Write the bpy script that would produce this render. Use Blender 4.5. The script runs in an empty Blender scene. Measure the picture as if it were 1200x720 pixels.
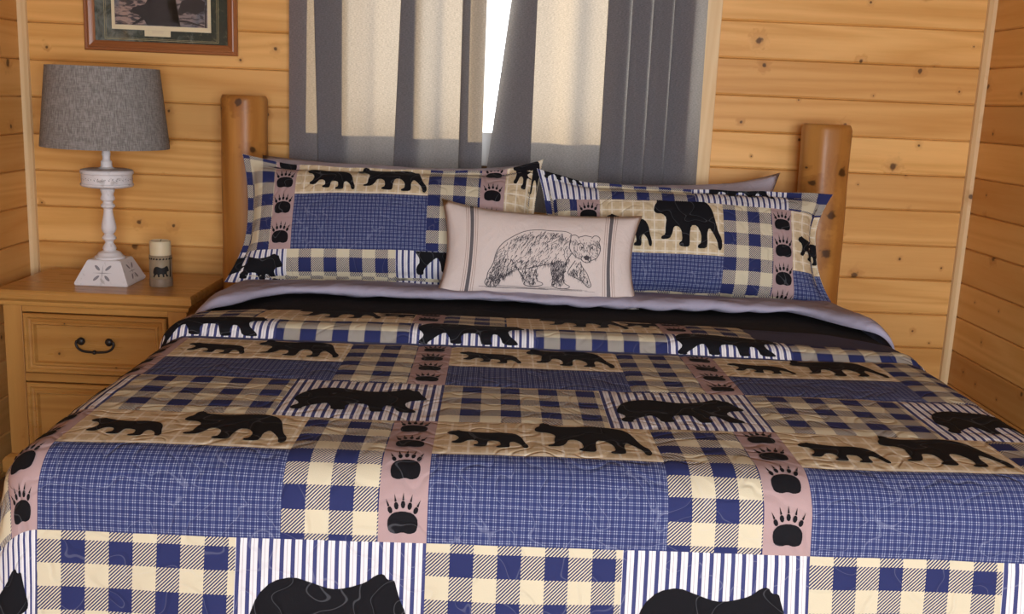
import bpy, bmesh, math, random
from mathutils import Vector, Matrix, noise
random.seed(7)
scene = bpy.context.scene
COL = scene.collection
PI = math.pi

# ------------------------------------------------------------------ camera
FPX = 1189.3
CAM = Vector((-0.0546, -3.8167, 1.4199))
yaw, pitch, roll = .0206, -.2014, .0432
fw = Vector((math.sin(yaw)*math.cos(pitch), math.cos(yaw)*math.cos(pitch), math.sin(pitch)))
rt = fw.cross(Vector((0, 0, 1))).normalized()
up = rt.cross(fw)
rt, up = math.cos(roll)*rt + math.sin(roll)*up, -math.sin(roll)*rt + math.cos(roll)*up
cd = bpy.data.cameras.new('camera')
cam = bpy.data.objects.new('camera', cd)
COL.objects.link(cam)
M = Matrix((rt, up, -fw)).transposed().to_4x4()
M.translation = CAM
cam.matrix_world = M
cd.sensor_width = 36
cd.lens = FPX/1200*36
cd.clip_start = .02
scene.camera = cam

# ------------------------------------------------------------------ world, lights, exposure
w = bpy.data.worlds.new('world')
scene.world = w
w.use_nodes = True
w.node_tree.nodes['Background'].inputs[0].default_value = (.93, .96, 1, 1)
w.node_tree.nodes['Background'].inputs[1].default_value = 2.2

sl = bpy.data.lights.new('sun', 'SUN')
sl.energy = 9.0
sl.angle = .02
sl.color = (1, .80, .52)
sun = bpy.data.objects.new('sun', sl)
COL.objects.link(sun)
_az, _el = math.radians(60), math.radians(6)
sdir = Vector((-math.sin(_az)*math.cos(_el), -math.cos(_az)*math.cos(_el), -math.sin(_el)))
sun.rotation_euler = sdir.to_track_quat('-Z', 'Y').to_euler()
sun.location = (4, 4, 4)

def area(name, loc, target, sx, sy, power, color):
    l = bpy.data.lights.new(name, 'AREA')
    l.shape = 'RECTANGLE'; l.size = sx; l.size_y = sy
    l.energy = power; l.color = color
    o = bpy.data.objects.new(name, l)
    COL.objects.link(o)
    o.location = loc
    o.rotation_euler = (Vector(target)-Vector(loc)).to_track_quat('-Z', 'Y').to_euler()
    return o
# daylight entering through the big window in the wall behind the photographer
area('daylight_front_window', (.45, -5.27, 1.36), (.30, 0, 1.25), 1.7, 1.15, 96, (.87, .93, 1))

vs = scene.view_settings
vs.view_transform = 'Standard'
vs.look = 'None'
vs.gamma = 1
vs.use_curve_mapping = False
vs.exposure = 0.5

# ------------------------------------------------------------------ node helpers
class NT:
    def __init__(s, name):
        s.m = bpy.data.materials.new(name)
        s.m.use_nodes = True
        s.t = s.m.node_tree
        s.n = s.t.nodes
        s.b = s.n['Principled BSDF']
        s.out = s.n['Material Output']
    def put(s, sock, v):
        if v is None:
            return
        if hasattr(v, 'is_linked'):
            s.t.links.new(v, sock)
        else:
            if isinstance(v, (tuple, list)) and len(v) == 3 and len(sock.default_value) == 4:
                v = (*v, 1)
            sock.default_value = v
    def node(s, typ, ins=None, **kw):
        n = s.n.new(typ)
        for k, v in kw.items():
            setattr(n, k, v)
        for k, v in (ins or {}).items():
            s.put(n.inputs[k], v)
        return n
    def math(s, op, a, b=None, c=None):
        n = s.n.new('ShaderNodeMath'); n.operation = op
        s.put(n.inputs[0], a); s.put(n.inputs[1], b); s.put(n.inputs[2], c)
        return n.outputs[0]
    def mix(s, f, a, b, blend='MIX'):
        n = s.n.new('ShaderNodeMix'); n.data_type = 'RGBA'; n.blend_type = blend
        s.put(n.inputs[0], f); s.put(n.inputs[6], a); s.put(n.inputs[7], b)
        return n.outputs[2]
    def ss(s, v, lo, hi):
        n = s.n.new('ShaderNodeMapRange'); n.interpolation_type = 'SMOOTHSTEP'
        s.put(n.inputs[0], v); s.put(n.inputs[1], lo); s.put(n.inputs[2], hi)
        return n.outputs[0]
    def band(s, v, lo, hi):
        return s.math('MULTIPLY', s.math('GREATER_THAN', v, lo), s.math('LESS_THAN', v, hi))
    def uv(s, layer):
        n = s.n.new('ShaderNodeUVMap'); n.uv_map = layer
        return n.outputs[0]
    def sep(s, v):
        n = s.n.new('ShaderNodeSeparateXYZ'); s.put(n.inputs[0], v)
        return n.outputs
    def noise(s, v, scale, detail=2, dist=0, rough=.5):
        n = s.n.new('ShaderNodeTexNoise')
        if v is not None:
            s.put(n.inputs['Vector'], v)
        n.inputs['Scale'].default_value = scale
        n.inputs['Detail'].default_value = detail
        n.inputs['Roughness'].default_value = rough
        n.inputs['Distortion'].default_value = dist
        return n.outputs[0]
    def bump(s, h, strength, dist):
        n = s.n.new('ShaderNodeBump')
        n.inputs['Strength'].default_value = strength
        n.inputs['Distance'].default_value = dist
        s.put(n.inputs['Height'], h)
        s.t.links.new(n.outputs[0], s.b.inputs['Normal'])
        return n.outputs[0]
    def fin(s, color, rough=.8, spec=.3):
        s.put(s.b.inputs['Base Color'], color)
        s.put(s.b.inputs['Roughness'], rough)
        s.b.inputs['Specular IOR Level'].default_value = spec
        return s.m

def plain(name, color, rough=.7, spec=.3, noise_amt=.12, nscale=30, metallic=0):
    t = NT(name)
    co = t.node('ShaderNodeTexCoord').outputs['Object']
    nz = t.noise(co, nscale, 3)
    c2 = tuple(c*(1-noise_amt) for c in color)
    t.b.inputs['Metallic'].default_value = metallic
    return t.fin(t.mix(nz, c2, color), rough, spec)

def wood(name, light, mid, dark, grain='x', knots=.6, rough=.5, kscale=4.6, spec=.35, var=.22, kr=.055, flat='y'):
    """pine: grain runs along the given object axis"""
    t = NT(name)
    co = t.node('ShaderNodeTexCoord').outputs['Object']
    rnd = t.node('ShaderNodeObjectInfo').outputs['Random']
    off = t.node('ShaderNodeCombineXYZ', {0: t.math('MULTIPLY', rnd, 37.), 1: t.math('MULTIPLY', rnd, 11.3), 2: t.math('MULTIPLY', rnd, 23.7)}).outputs[0]
    p = t.node('ShaderNodeVectorMath', {0: co, 1: off}, operation='ADD').outputs[0]
    st = {'x': (.055, 1, 1), 'y': (1, .055, 1), 'z': (1, 1, .055)}[grain]
    ps = t.node('ShaderNodeVectorMath', {0: p, 1: st}, operation='MULTIPLY').outputs[0]
    # knots
    px_, py_, pz_ = t.sep(p)
    uv2 = {'y': (px_, pz_), 'x': (py_, pz_), 'z': (px_, py_)}[flat]
    pf = t.node('ShaderNodeCombineXYZ', {0: uv2[0], 1: uv2[1]}).outputs[0]
    vo = t.node('ShaderNodeTexVoronoi', {'Vector': pf, 'Scale': kscale, 'Randomness': 1.0}, voronoi_dimensions='2D')
    kd = vo.outputs['Distance']
    kc = t.sep(vo.outputs['Color'])
    sel = t.math('LESS_THAN', kc[0], knots)
    rad = t.math('MULTIPLY_ADD', t.math('MULTIPLY', kc[1], kc[1]), kr*1.1, kr*.35)
    kd = t.math('MULTIPLY', kd, t.math('MULTIPLY_ADD', t.noise(pf, 55, 1), 1.5, .3))
    rel = t.math('DIVIDE', kd, rad)
    knot = t.math('MULTIPLY', sel, t.math('SUBTRACT', 1, t.ss(rel, .55, 1.2)))
    halo = t.math('MULTIPLY', sel, t.math('SUBTRACT', 1, t.ss(rel, .6, 4.2)))
    # grain bends round knots
    pw = t.node('ShaderNodeVectorMath', {0: ps, 1: t.node('ShaderNodeCombineXYZ', {0: t.math('MULTIPLY', halo, .02), 1: t.math('MULTIPLY', halo, .02), 2: t.math('MULTIPLY', halo, .02)}).outputs[0]}, operation='ADD').outputs[0]
    broad = t.noise(pw, 9, 3, 1.2)
    fine = t.noise(pw, 95, 3, .6, .6)
    ring = t.math('PINGPONG', t.math('MULTIPLY', t.noise(pw, 6, 1, .6), 15.), 1)
    g = t.math('ADD', t.math('MULTIPLY', ring, .42), t.math('ADD', t.math('MULTIPLY', fine, .35), t.math('MULTIPLY', broad, .35)))
    c = t.mix(t.ss(g, .25, .95), light, mid)
    c = t.mix(t.math('MULTIPLY', t.ss(t.noise(ps, 3.2, 2, .4), .52, .72), .35), c, dark)
    c = t.mix(t.math('MULTIPLY', rnd, var), c, dark)
    c = t.mix(t.math('MULTIPLY', halo, .38), c, dark)
    c = t.mix(t.math('MULTIPLY', knot, .88), c, tuple(x*.2 for x in dark))
    t.bump(t.math('SUBTRACT', g, t.math('MULTIPLY', knot, .8)), .12, .002)
    return t.fin(c, t.math('MULTIPLY_ADD', fine, .2, rough-.1), spec)

# ------------------------------------------------------------------ materials
PL, PM, PD = (.88, .50, .165), (.70, .35, .088), (.42, .17, .036)
M_board = wood('pine_board', PL, PM, PD, 'x', .68, kscale=6, var=.45, kr=.058)
M_boardy = wood('pine_board_side', tuple(x*.93 for x in PL), PM, PD, 'y', .68, kscale=6, var=.45, kr=.058, flat='x')
M_trim = wood('pale_pine_trim', (.82, .60, .33), (.74, .50, .25), PD, 'z', .25, kscale=6, var=.08)
M_log = wood('varnished_log', (.50, .225, .050), (.36, .140, .027), (.20, .07, .014), 'z', .75, .42, 7, .4, .1, .09)
M_night = wood('honey_pine', (.57, .30, .082), (.45, .21, .050), (.28, .115, .024), 'x', .3, .30, 6, .5, .06, .05)
M_nightz = wood('honey_pine_upright', (.57, .30, .082), (.45, .21, .050), (.28, .115, .024), 'z', .3, .36, 6, .5, .06, .05)
M_frame = wood('cherry_frame', (.36, .135, .045), (.27, .088, .028), (.15, .045, .015), 'x', 0, .35, 5, .5, .05)
M_framez = wood('cherry_frame_upright', (.36, .135, .045), (.27, .088, .028), (.15, .045, .015), 'z', 0, .35, 5, .5, .05)
M_floor = wood('floor_wood', (.35, .2, .1), (.28, .15, .07), (.15, .07, .03), 'y', .2, .4)
M_ceil = wood('low_bounce_ceiling', (.20, .115, .055), (.15, .08, .035), (.08, .04, .018), 'y', .2, .6, flat='z')  # unseen ceiling, darkened to cut the bounce light on the bed top
M_iron = plain('black_iron', (.018, .016, .016), .42, .5, .3, 90)
M_gap = plain('shadow_wood', (.12, .06, .025), .9)

def stitch(t, color, line=(.5, .52, .6), amt=.10, fine_amt=.10):
    """meandering quilting stitches: pale thread and a furrow"""
    q = t.uv('cloth')
    n = t.noise(q, 15, 0, .7, .3)
    d = t.math('ABSOLUTE', t.math('SUBTRACT', n, .5))
    ln = t.math('SUBTRACT', 1, t.ss(d, .004, .011))
    fur = t.ss(d, 0, .10)
    weave = t.noise(q, 700, 1)
    c = t.mix(t.math('MULTIPLY', ln, amt), color, line)
    c = t.mix(t.math('MULTIPLY', weave, fine_amt), c, (0, 0, 0))
    t.bump(t.math('ADD', t.math('MULTIPLY', fur, .8), t.math('MULTIPLY', weave, .12)), .55, .004)
    return t.fin(c, .85, .15)

NAVY = (.024, .031, .112)
CREAM = (.61, .555, .405)
WHITE = (.72, .715, .745)
def mat_check():
    t = NT('buffalo_check')
    x, y, _ = t.sep(t.uv('patch'))
    q = .0407
    cu = t.math('GREATER_THAN', t.math('FLOORED_MODULO', t.math('DIVIDE', x, q), 2), 1)
    cv = t.math('GREATER_THAN', t.math('FLOORED_MODULO', t.math('DIVIDE', y, q), 2), 1)
    tw = t.math('LESS_THAN', t.math('FRACT', t.math('DIVIDE', t.math('ADD', x, y), .0062)), .52)
    mixd = t.mix(tw, CREAM, NAVY)
    odd = t.math('ABSOLUTE', t.math('SUBTRACT', cu, cv))
    c = t.mix(cu, NAVY, CREAM)
    return stitch(t, t.mix(odd, c, mixd))
def mat_stripe():
    t = NT('ticking_stripe')
    x, y, _ = t.sep(t.uv('patch'))
    f = t.math('FRACT', t.math('DIVIDE', x, .0186))
    c = t.mix(t.band(f, .05, .43), WHITE, (.050, .058, .165))
    c = t.mix(t.band(f, .68, .74), c, (.42, .41, .43))
    return stitch(t, c, (.4, .42, .5), .2)
def mat_weave():
    t = NT('navy_weave')
    x, y, _ = t.sep(t.uv('patch'))
    f = t.math('FRACT', t.math('DIVIDE', x, .0122))
    g = t.math('FRACT', t.math('DIVIDE', y, .0122))
    lx = t.math('ADD', t.band(f, .2, .34), t.band(f, .52, .66))
    ly = t.math('ADD', t.band(g, .2, .34), t.band(g, .52, .66))
    c = t.mix(t.math('MULTIPLY', t.math('MAXIMUM', lx, ly), .45), (.028, .038, .128), (.155, .185, .335))
    c = t.mix(t.math('MULTIPLY', t.math('MULTIPLY', lx, ly), .75), c, (.42, .46, .58))
    return stitch(t, c, (.42, .46, .62), .16)
def mat_cream():
    t = NT('cream_windowpane')
    x, y, _ = t.sep(t.uv('patch'))
    f = t.math('FRACT', t.math('DIVIDE', x, .034))
    g = t.math('FRACT', t.math('DIVIDE', y, .034))
    wl = t.math('MAXIMUM', t.band(f, .1, .24), t.band(g, .1, .24))
    tl = t.math('MAXIMUM', t.band(f, .45, .85), t.band(g, .45, .85))
    c = t.mix(t.math('MULTIPLY', tl, .42), (.63, .52, .35), (.43, .32, .185))
    c = t.mix(t.math('MULTIPLY', wl, .6), c, (.78, .74, .64))
    return stitch(t, c, (.3, .26, .2), .14)
def mat_flat(name, c, line=(.6, .62, .7), amt=.2):
    t = NT(name)
    return stitch(t, c, line, amt)
M_check, M_stripe, M_weave, M_cream = mat_check(), mat_stripe(), mat_weave(), mat_cream()
M_mauve = mat_flat('mauve_cotton', (.40, .285, .285), (.3, .25, .26), .18)
M_bear = mat_flat('black_applique', (.0075, .0075, .010), (.22, .23, .26), .2)
MATS = dict(check=M_check, stripe=M_stripe, weave=M_weave, cream=M_cream, mauve=M_mauve)

def cloth(name, color, wrinkle=.4, rough=.85, scale=9):
    t = NT(name)
    co = t.node('ShaderNodeTexCoord').outputs['Object']
    n = t.noise(co, scale, 4, 1.2)
    wv = t.noise(co, 600, 1)
    c = t.mix(t.math('MULTIPLY', wv, .12), color, (0, 0, 0))
    t.bump(t.math('ADD', t.math('MULTIPLY', n, .8), t.math('MULTIPLY', wv, .02)), wrinkle, .03)
    return t.fin(c, rough, .2)
M_sheet = cloth('lavender_sheet', (.385, .365, .475), .55, .75)
M_lav = cloth('lavender_pillowcase', (.44, .405, .475), .5, .8)
M_blanket = cloth('charcoal_blanket', (.014, .013, .014), .3, .9)
M_under = cloth('quilt_backing', (.05, .055, .11), .2)
M_matt = cloth('mattress_ticking', (.55, .53, .52), .2)

# ------------------------------------------------------------------ object helpers
def link(name, me, mat=None, parent=None, smooth=False):
    o = bpy.data.objects.new(name, me)
    COL.objects.link(o)
    if mat is not None and not me.materials:
        me.materials.append(mat)
    if parent is not None:
        o.parent = parent
    if smooth:
        for p in me.polygons:
            p.use_smooth = True
    return o
def obj(name, bm, mat, parent=None, smooth=False, auto=None):
    me = bpy.data.meshes.new(name)
    bmesh.ops.recalc_face_normals(bm, faces=bm.faces)
    bm.to_mesh(me); bm.free()
    o = link(name, me, mat, parent, smooth)
    if auto:
        me.set_sharp_from_angle(angle=auto)
    return o
def empty(name, loc, rz=0):
    o = bpy.data.objects.new(name, None)
    COL.objects.link(o)
    o.location = loc
    o.rotation_euler = (0, 0, rz)
    o.empty_display_size = .05
    return o
def tag(o, label=None, cat=None, group=None, kind=None):
    if label: o['label'] = label
    if cat: o['category'] = cat
    if group: o['group'] = group
    if kind: o['kind'] = kind
    return o
def bx(bm, x0, x1, y0, y1, z0, z1, bev=0, seg=2):
    r = bmesh.ops.create_cube(bm, size=1)
    vs_ = r['verts']
    for v in vs_:
        v.co = Vector((x0+(v.co.x+.5)*(x1-x0), y0+(v.co.y+.5)*(y1-y0), z0+(v.co.z+.5)*(z1-z0)))
    if bev:
        es = list({e for v in vs_ for e in v.link_edges})
        bmesh.ops.bevel(bm, geom=es, offset=bev, segments=seg, profile=.5, affect='EDGES')
    return bm
def box(*a, **k):
    return bx(bmesh.new(), *a, **k)
def lathe(prof, n=40, bm=None, cx=0, cy=0, cap=True):
    bm = bm or bmesh.new()
    rings = []
    for r, z in prof:
        rings.append([bm.verts.new((cx+r*math.cos(2*PI*i/n), cy+r*math.sin(2*PI*i/n), z)) for i in range(n)])
    for a, b in zip(rings, rings[1:]):
        for i in range(n):
            bm.faces.new((a[i], a[(i+1) % n], b[(i+1) % n], b[i]))
    if cap:
        bm.faces.new(rings[0][::-1]); bm.faces.new(rings[-1])
    return bm
def tube(bm, pts, rad, n=10):
    pts = [Vector(p) for p in pts]
    rings = []
    for i, p in enumerate(pts):
        d = (pts[min(i+1, len(pts)-1)]-pts[max(i-1, 0)]).normalized()
        a = d.orthogonal().normalized() if i == 0 else (a - d*a.dot(d)).normalized()
        b = d.cross(a)
        r = rad[i] if isinstance(rad, (list, tuple)) else rad
        rings.append([bm.verts.new(p + (a*math.cos(2*PI*k/n)+b*math.sin(2*PI*k/n))*r) for k in range(n)])
    for A, B in zip(rings, rings[1:]):
        for k in range(n):
            bm.faces.new((A[k], A[(k+1) % n], B[(k+1) % n], B[k]))
    bm.faces.new(rings[0][::-1]); bm.faces.new(rings[-1])
    return bm
def smooth01(x, a, b):
    t = max(0, min(1, (x-a)/(b-a)))
    return t*t*(3-2*t)
def frange(a, b, step):
    n = max(1, int(math.ceil((b-a)/step-1e-6)))
    return [a+(b-a)*i/n for i in range(n+1)]

# generic cloth surfaces S(a, b): a to the right, b up
def normal_at(S, a, b, e=.003):
    p = S(a, b)
    n = (S(a+e, b)-p).cross(S(a, b+e)-p)
    return p, n.normalized() if n.length > 1e-12 else Vector((0, 0, 1))
def patch(name, S, a0, a1, b0, b1, mat, parent, off=.0015, res=.014, org=None, puff=.002):
    A, B = frange(a0, a1, res), frange(b0, b1, res)
    vs_, uvl, uvq = [], [], []
    oa, ob = org if org else (a0, b1)
    for b in B:
        for a in A:
            p, n = normal_at(S, a, b)
            d = min(a-a0, a1-a, b-b0, b1-b)
            vs_.append(p+n*(off+puff*smooth01(d, 0, .012)))
            uvl.append((a-oa, ob-b)); uvq.append((a, b))
    na = len(A)
    fs = [(j*na+i, j*na+i+1, (j+1)*na+i+1, (j+1)*na+i) for j in range(len(B)-1) for i in range(na-1)]
    return cloth_mesh(name, vs_, fs, uvl, uvq, mat, parent)
def cloth_mesh(name, vs_, fs, uvl, uvq, mat, parent):
    me = bpy.data.meshes.new(name)
    me.from_pydata([tuple(v) for v in vs_], [], fs)
    for ln, data in (('patch', uvl), ('cloth', uvq)):
        L = me.uv_layers.new(name=ln)
        for lp in me.loops:
            L.data[lp.index].uv = data[lp.vertex_index]
    return link(name, me, mat, parent, True)
def clip(poly, a0, a1, b0, b1):
    for ax, lim, sg in ((0, a0, 1), (0, a1, -1), (1, b0, 1), (1, b1, -1)):
        out = []
        for i in range(len(poly)):
            p, q = poly[i-1], poly[i]
            ip, iq = (p[ax]-lim)*sg >= 0, (q[ax]-lim)*sg >= 0
            if ip != iq:
                t = (lim-p[ax])/(q[ax]-p[ax])
                out.append((p[0]+(q[0]-p[0])*t, p[1]+(q[1]-p[1])*t))
            if iq:
                out.append(q)
        poly = out
        if len(poly) < 3:
            return []
    return poly
def applique(name, S, polys, mat, parent, off=.0048, step=.02, rect=None):
    bm = bmesh.new()
    for poly in polys:
        if rect:
            poly = clip(poly, *rect)
        if len(poly) < 3:
            continue
        vv = [bm.verts.new((x, y, 0)) for x, y in poly]
        try:
            bm.faces.new(vv)
        except ValueError:
            pass
    if not bm.faces:
        bm.free(); return None
    bmesh.ops.triangulate(bm, faces=bm.faces[:], ngon_method='EAR_CLIP')
    xs = [v.co.x for v in bm.verts]; ys = [v.co.y for v in bm.verts]
    for ax, lo, hi in ((0, min(xs), max(xs)), (1, min(ys), max(ys))):
        k = math.floor(lo/step)+1
        while k*step < hi:
            co = Vector((0, 0, 0)); co[ax] = k*step
            no = Vector((0, 0, 0)); no[ax] = 1
            bmesh.ops.bisect_plane(bm, geom=bm.verts[:]+bm.edges[:]+bm.faces[:], plane_co=co, plane_no=no)
            k += 1
    bm.verts.index_update()
    src = [(v.co.x, v.co.y) for v in bm.verts]
    bmesh.ops.recalc_face_normals(bm, faces=bm.faces)
    fs = []
    for f in bm.faces:
        ids = [v.index for v in f.verts]
        ar = sum(src[ids[i-1]][0]*src[ids[i]][1]-src[ids[i]][0]*src[ids[i-1]][1] for i in range(len(ids)))
        fs.append(ids if ar > 0 else ids[::-1])
    bm.free()
    vs_ = []
    for a, b in src:
        p, n = normal_at(S, a, b)
        vs_.append(p+n*off)
    return cloth_mesh(name, vs_, fs, src, src, mat, parent)

# silhouettes -----------------------------------------------------------
def norm_poly(pts, flip=False):
    x0 = min(p[0] for p in pts); x1 = max(p[0] for p in pts)
    y0 = min(p[1] for p in pts); y1 = max(p[1] for p in pts)
    W = x1-x0
    out = [((p[0]-x0)/W, (y1-p[1])/W) for p in pts]
    if flip:
        out = [(1-x, y) for x, y in out][::-1]
    return out, (y1-y0)/W
def round_poly(pts, it=1):
    for _ in range(it):
        o = []
        for i in range(len(pts)):
            p, q = pts[i], pts[(i+1) % len(pts)]
            o.append((p[0]*.78+q[0]*.22, p[1]*.78+q[1]*.22))
            o.append((p[0]*.22+q[0]*.78, p[1]*.22+q[1]*.78))
        pts = o
    return pts
BIG = norm_poly(round_poly([(475,264),(478,246),(487,236),(489,218),(497,212),(507,217),(512,226),(540,229),(570,226),(610,221),(645,222),(668,232),(682,255),(690,285),(700,320),(712,340),(715,362),(708,374),(700,370),(697,350),(682,325),(668,308),(660,330),(662,355),(658,370),(630,371),(628,362),(640,355),(640,330),(625,305),(605,305),(600,335),(600,362),(592,369),(565,367),(563,358),(575,350),(572,320),(560,308),(545,310),(540,330),(530,347),(502,350),(500,342),(515,335),(516,310),(520,285),(505,272),(485,272)]))
SMALL = norm_poly(round_poly([(415,157),(425,143),(440,140),(447,135),(456,140),(490,148),(530,152),(570,150),(605,158),(622,180),(630,210),(640,235),(637,250),(625,248),(618,225),(600,208),(588,215),(590,245),(583,250),(553,250),(553,242),(566,235),(562,212),(545,207),(530,208),(528,238),(520,243),(493,240),(492,232),(505,226),(503,208),(490,200),(475,203),(465,217),(455,226),(433,224),(432,215),(445,205),(452,185),(440,168),(425,166)]))
STANDS = norm_poly(round_poly([(0,.38),(.01,.28),(.06,.14),(.15,.05),(.28,.02),(.40,.06),(.52,.10),(.62,.09),(.74,.05),(.80,0),(.85,-.01),(.875,.03),(.92,.03),(.93,.07),(.96,.16),(1,.24),(.99,.28),(.93,.29),(.88,.30),(.84,.36),(.86,.45),(.93,.52),(.94,.57),(.86,.58),(.80,.56),(.76,.44),(.70,.42),(.68,.50),(.70,.58),(.60,.59),(.585,.50),(.56,.42),(.44,.42),(.40,.48),(.42,.58),(.31,.59),(.30,.50),(.26,.42),(.18,.48),(.10,.56),(.10,.61),(.02,.61),(.01,.55),(.06,.48),(.04,.43)]))
def bear(shape, x, y, wd, ysc=1.0):
    return [[(x+p[0]*wd, y+p[1]*wd*ysc) for p in shape[0]]]
def paw(x, y, s, ysc=1.0):
    """centre of the pad bottom at x, y; s is the overall width"""
    P = []
    pad = [(-.44,.02),(-.50,.22),(-.48,.44),(-.33,.60),(0,.66),(.33,.60),(.48,.44),(.50,.22),(.44,.02),(.22,-.04),(0,.02),(-.22,-.04)]
    P.append(round_poly([(x+a*s, y+b*s*ysc) for a, b in pad]))
    for tx, ty, ang in ((-.42,.68,26),(-.22,.80,13),(0,.84,0),(.22,.80,-13),(.42,.68,-26)):
        c, sn = math.cos(math.radians(ang)), math.sin(math.radians(ang))
        def tr(q): return (x+(tx+q[0]*c-q[1]*sn)*s, y+(ty+q[0]*sn+q[1]*c)*s*ysc)
        P.append([tr((.075*math.cos(t*PI/4), .11*math.sin(t*PI/4))) for t in range(8)])
        P.append([tr((-.035,.12)), tr((.035,.12)), tr((.0,.34))])
    return P

# ================================================================== ROOM SHELL
XL, XR, YF, ZC = -1.793, 1.731, -5.3, 2.42
BP = .133
WX0, WX1 = -.685, .665      # window opening
WZ0, WZ1 = 1.17, 2.12
def struct(name, bm, mat, parent=None):
    o = obj(name, bm, mat, parent)
    if parent is None:
        tag(o, kind='structure')
    return o
floor = struct('floor', box(XL-.14, XR+.14, YF-.1, .14, -.1, 0), M_floor)
ceil = struct('ceiling', box(XL-.14, XR+.14, YF-.1, .14, ZC, ZC+.1), M_ceil)
bm = bmesh.new()
for a in ((XL-.14, WX0, 0, ZC), (WX1, XR+.14, 0, ZC), (WX0, WX1, 0, WZ0), (WX0, WX1, WZ1, ZC)):
    bx(bm, a[0], a[1], .02, .10, a[2], a[3])
wall_back = struct('wall_back', bm, M_gap)
wall_left = struct('wall_left', box(XL-.14, XL-.02, YF, .02, 0, ZC), M_gap)
wall_right = struct('wall_right', box(XR+.02, XR+.14, YF, .02, 0, ZC), M_gap)
FX0, FX1, FZ0, FZ1 = -.42, 1.32, .77, 1.95
bm = bmesh.new()
for a in ((XL-.14, FX0, 0, ZC), (FX1, XR+.14, 0, ZC), (FX0, FX1, 0, FZ0), (FX0, FX1, FZ1, ZC)):
    bx(bm, a[0], a[1], YF-.1, YF, a[2], a[3])
wall_front = struct('wall_front', bm, M_board)

def board_mesh(name, L, axis, H=BP, T=.02, bev=.006, flipn=False):
    """tongue and groove board, face at 0 looking to -y (axis x) or sideways (axis y)"""
    bm = bmesh.new()
    h = H/2-.0006
    prof = [(T, -h), (.006, -h), (0, -h+.0065), (0, h-.0035), (.0045, h), (T, h)]
    ends = []
    for e in (-L/2, L/2):
        if axis == 'x':
            ends.append([bm.verts.new((e, d, z)) for d, z in prof])
        else:
            ends.append([bm.verts.new((d*(-1 if flipn else 1), e, z)) for d, z in prof])
    n = len(prof)
    for i in range(n):
        bm.faces.new((ends[0][i], ends[0][(i+1) % n], ends[1][(i+1) % n], ends[1][i]))
    bm.faces.new(ends[0]); bm.faces.new(ends[1][::-1])
    bmesh.ops.recalc_face_normals(bm, faces=bm.faces)
    me = bpy.data.meshes.new(name)
    bm.to_mesh(me); bm.free()
    return me
def courses(z0):
    k = math.floor(z0/BP)
    z = z0-k*BP
    out = []
    if z > .02:
        out.append((z/2, z))
    while z+BP <= ZC+.001:
        out.append((z+BP/2, BP)); z += BP
    if ZC-z > .01:
        out.append(((z+ZC)/2, ZC-z))
    return out
def board_row(x0, x1, z0, zlo, zhi, parent, axis='x', at=0, flipn=False, mat=M_board):
    cache = {}
    for zc, h in courses(z0):
        if zc < zlo or zc > zhi:
            continue
        hk = round(h, 3)
        if hk not in cache:
            cache[hk] = board_mesh('board', x1-x0, axis, h, flipn=flipn)
        o = link('board', cache[hk], mat, parent)
        o.location = ((x0+x1)/2, at, zc) if axis == 'x' else (at, (x0+x1)/2, zc)
ZLN = 1.6217      # groove height left of the window
ZRN = 1.7374      # and right of it
board_row(XL, WX0-.03, ZLN, 0, 9, wall_back)
board_row(WX1+.04, XR, ZRN, 0, 9, wall_back)
board_row(WX0-.03, WX1+.04, ZLN, 0, WZ0-.08, wall_back)
board_row(WX0-.03, WX1+.04, ZLN, WZ1+.08, 9, wall_back)
board_row(YF, 0, ZLN, 0, 9, wall_left, 'y', XL, True, M_boardy)
board_row(YF, 0, ZRN, 0, 9, wall_right, 'y', XR, False, M_boardy)

# corner mouldings and window casing
def corner_trim(name, x, sg, wd=.026):
    bm = bmesh.new()
    pts = [(0, 0), (wd, 0), (wd*.92, -wd*.5), (wd*.5, -wd*.92), (0, -wd)]
    lo = [bm.verts.new((x+sg*a, b, 0)) for a, b in pts]
    hi = [bm.verts.new((x+sg*a, b, ZC)) for a, b in pts]
    n = len(pts)
    for i in range(n):
        bm.faces.new((lo[i], lo[(i+1) % n], hi[(i+1) % n], hi[i]))
    bm.faces.new(lo); bm.faces.new(hi)
    return tag(obj(name, bm, M_trim), kind='structure')
corner_trim('trim_1', XL, 1)
corner_trim('trim_2', XR, -1)
def trim(name, *a):
    return tag(obj(name, box(*a, bev=.003), M_trim), kind='structure')
trim('trim_3', WX1+.006, WX1+.072, -.022, -.0005, .86, WZ1+.07)
trim('trim_4', WX0-.072, WX0-.006, -.022, -.0005, .86, WZ1+.07)
trim('trim_5', WX0-.1, WX1+.1, -.022, -.0005, WZ1+.072, WZ1+.14)

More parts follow.
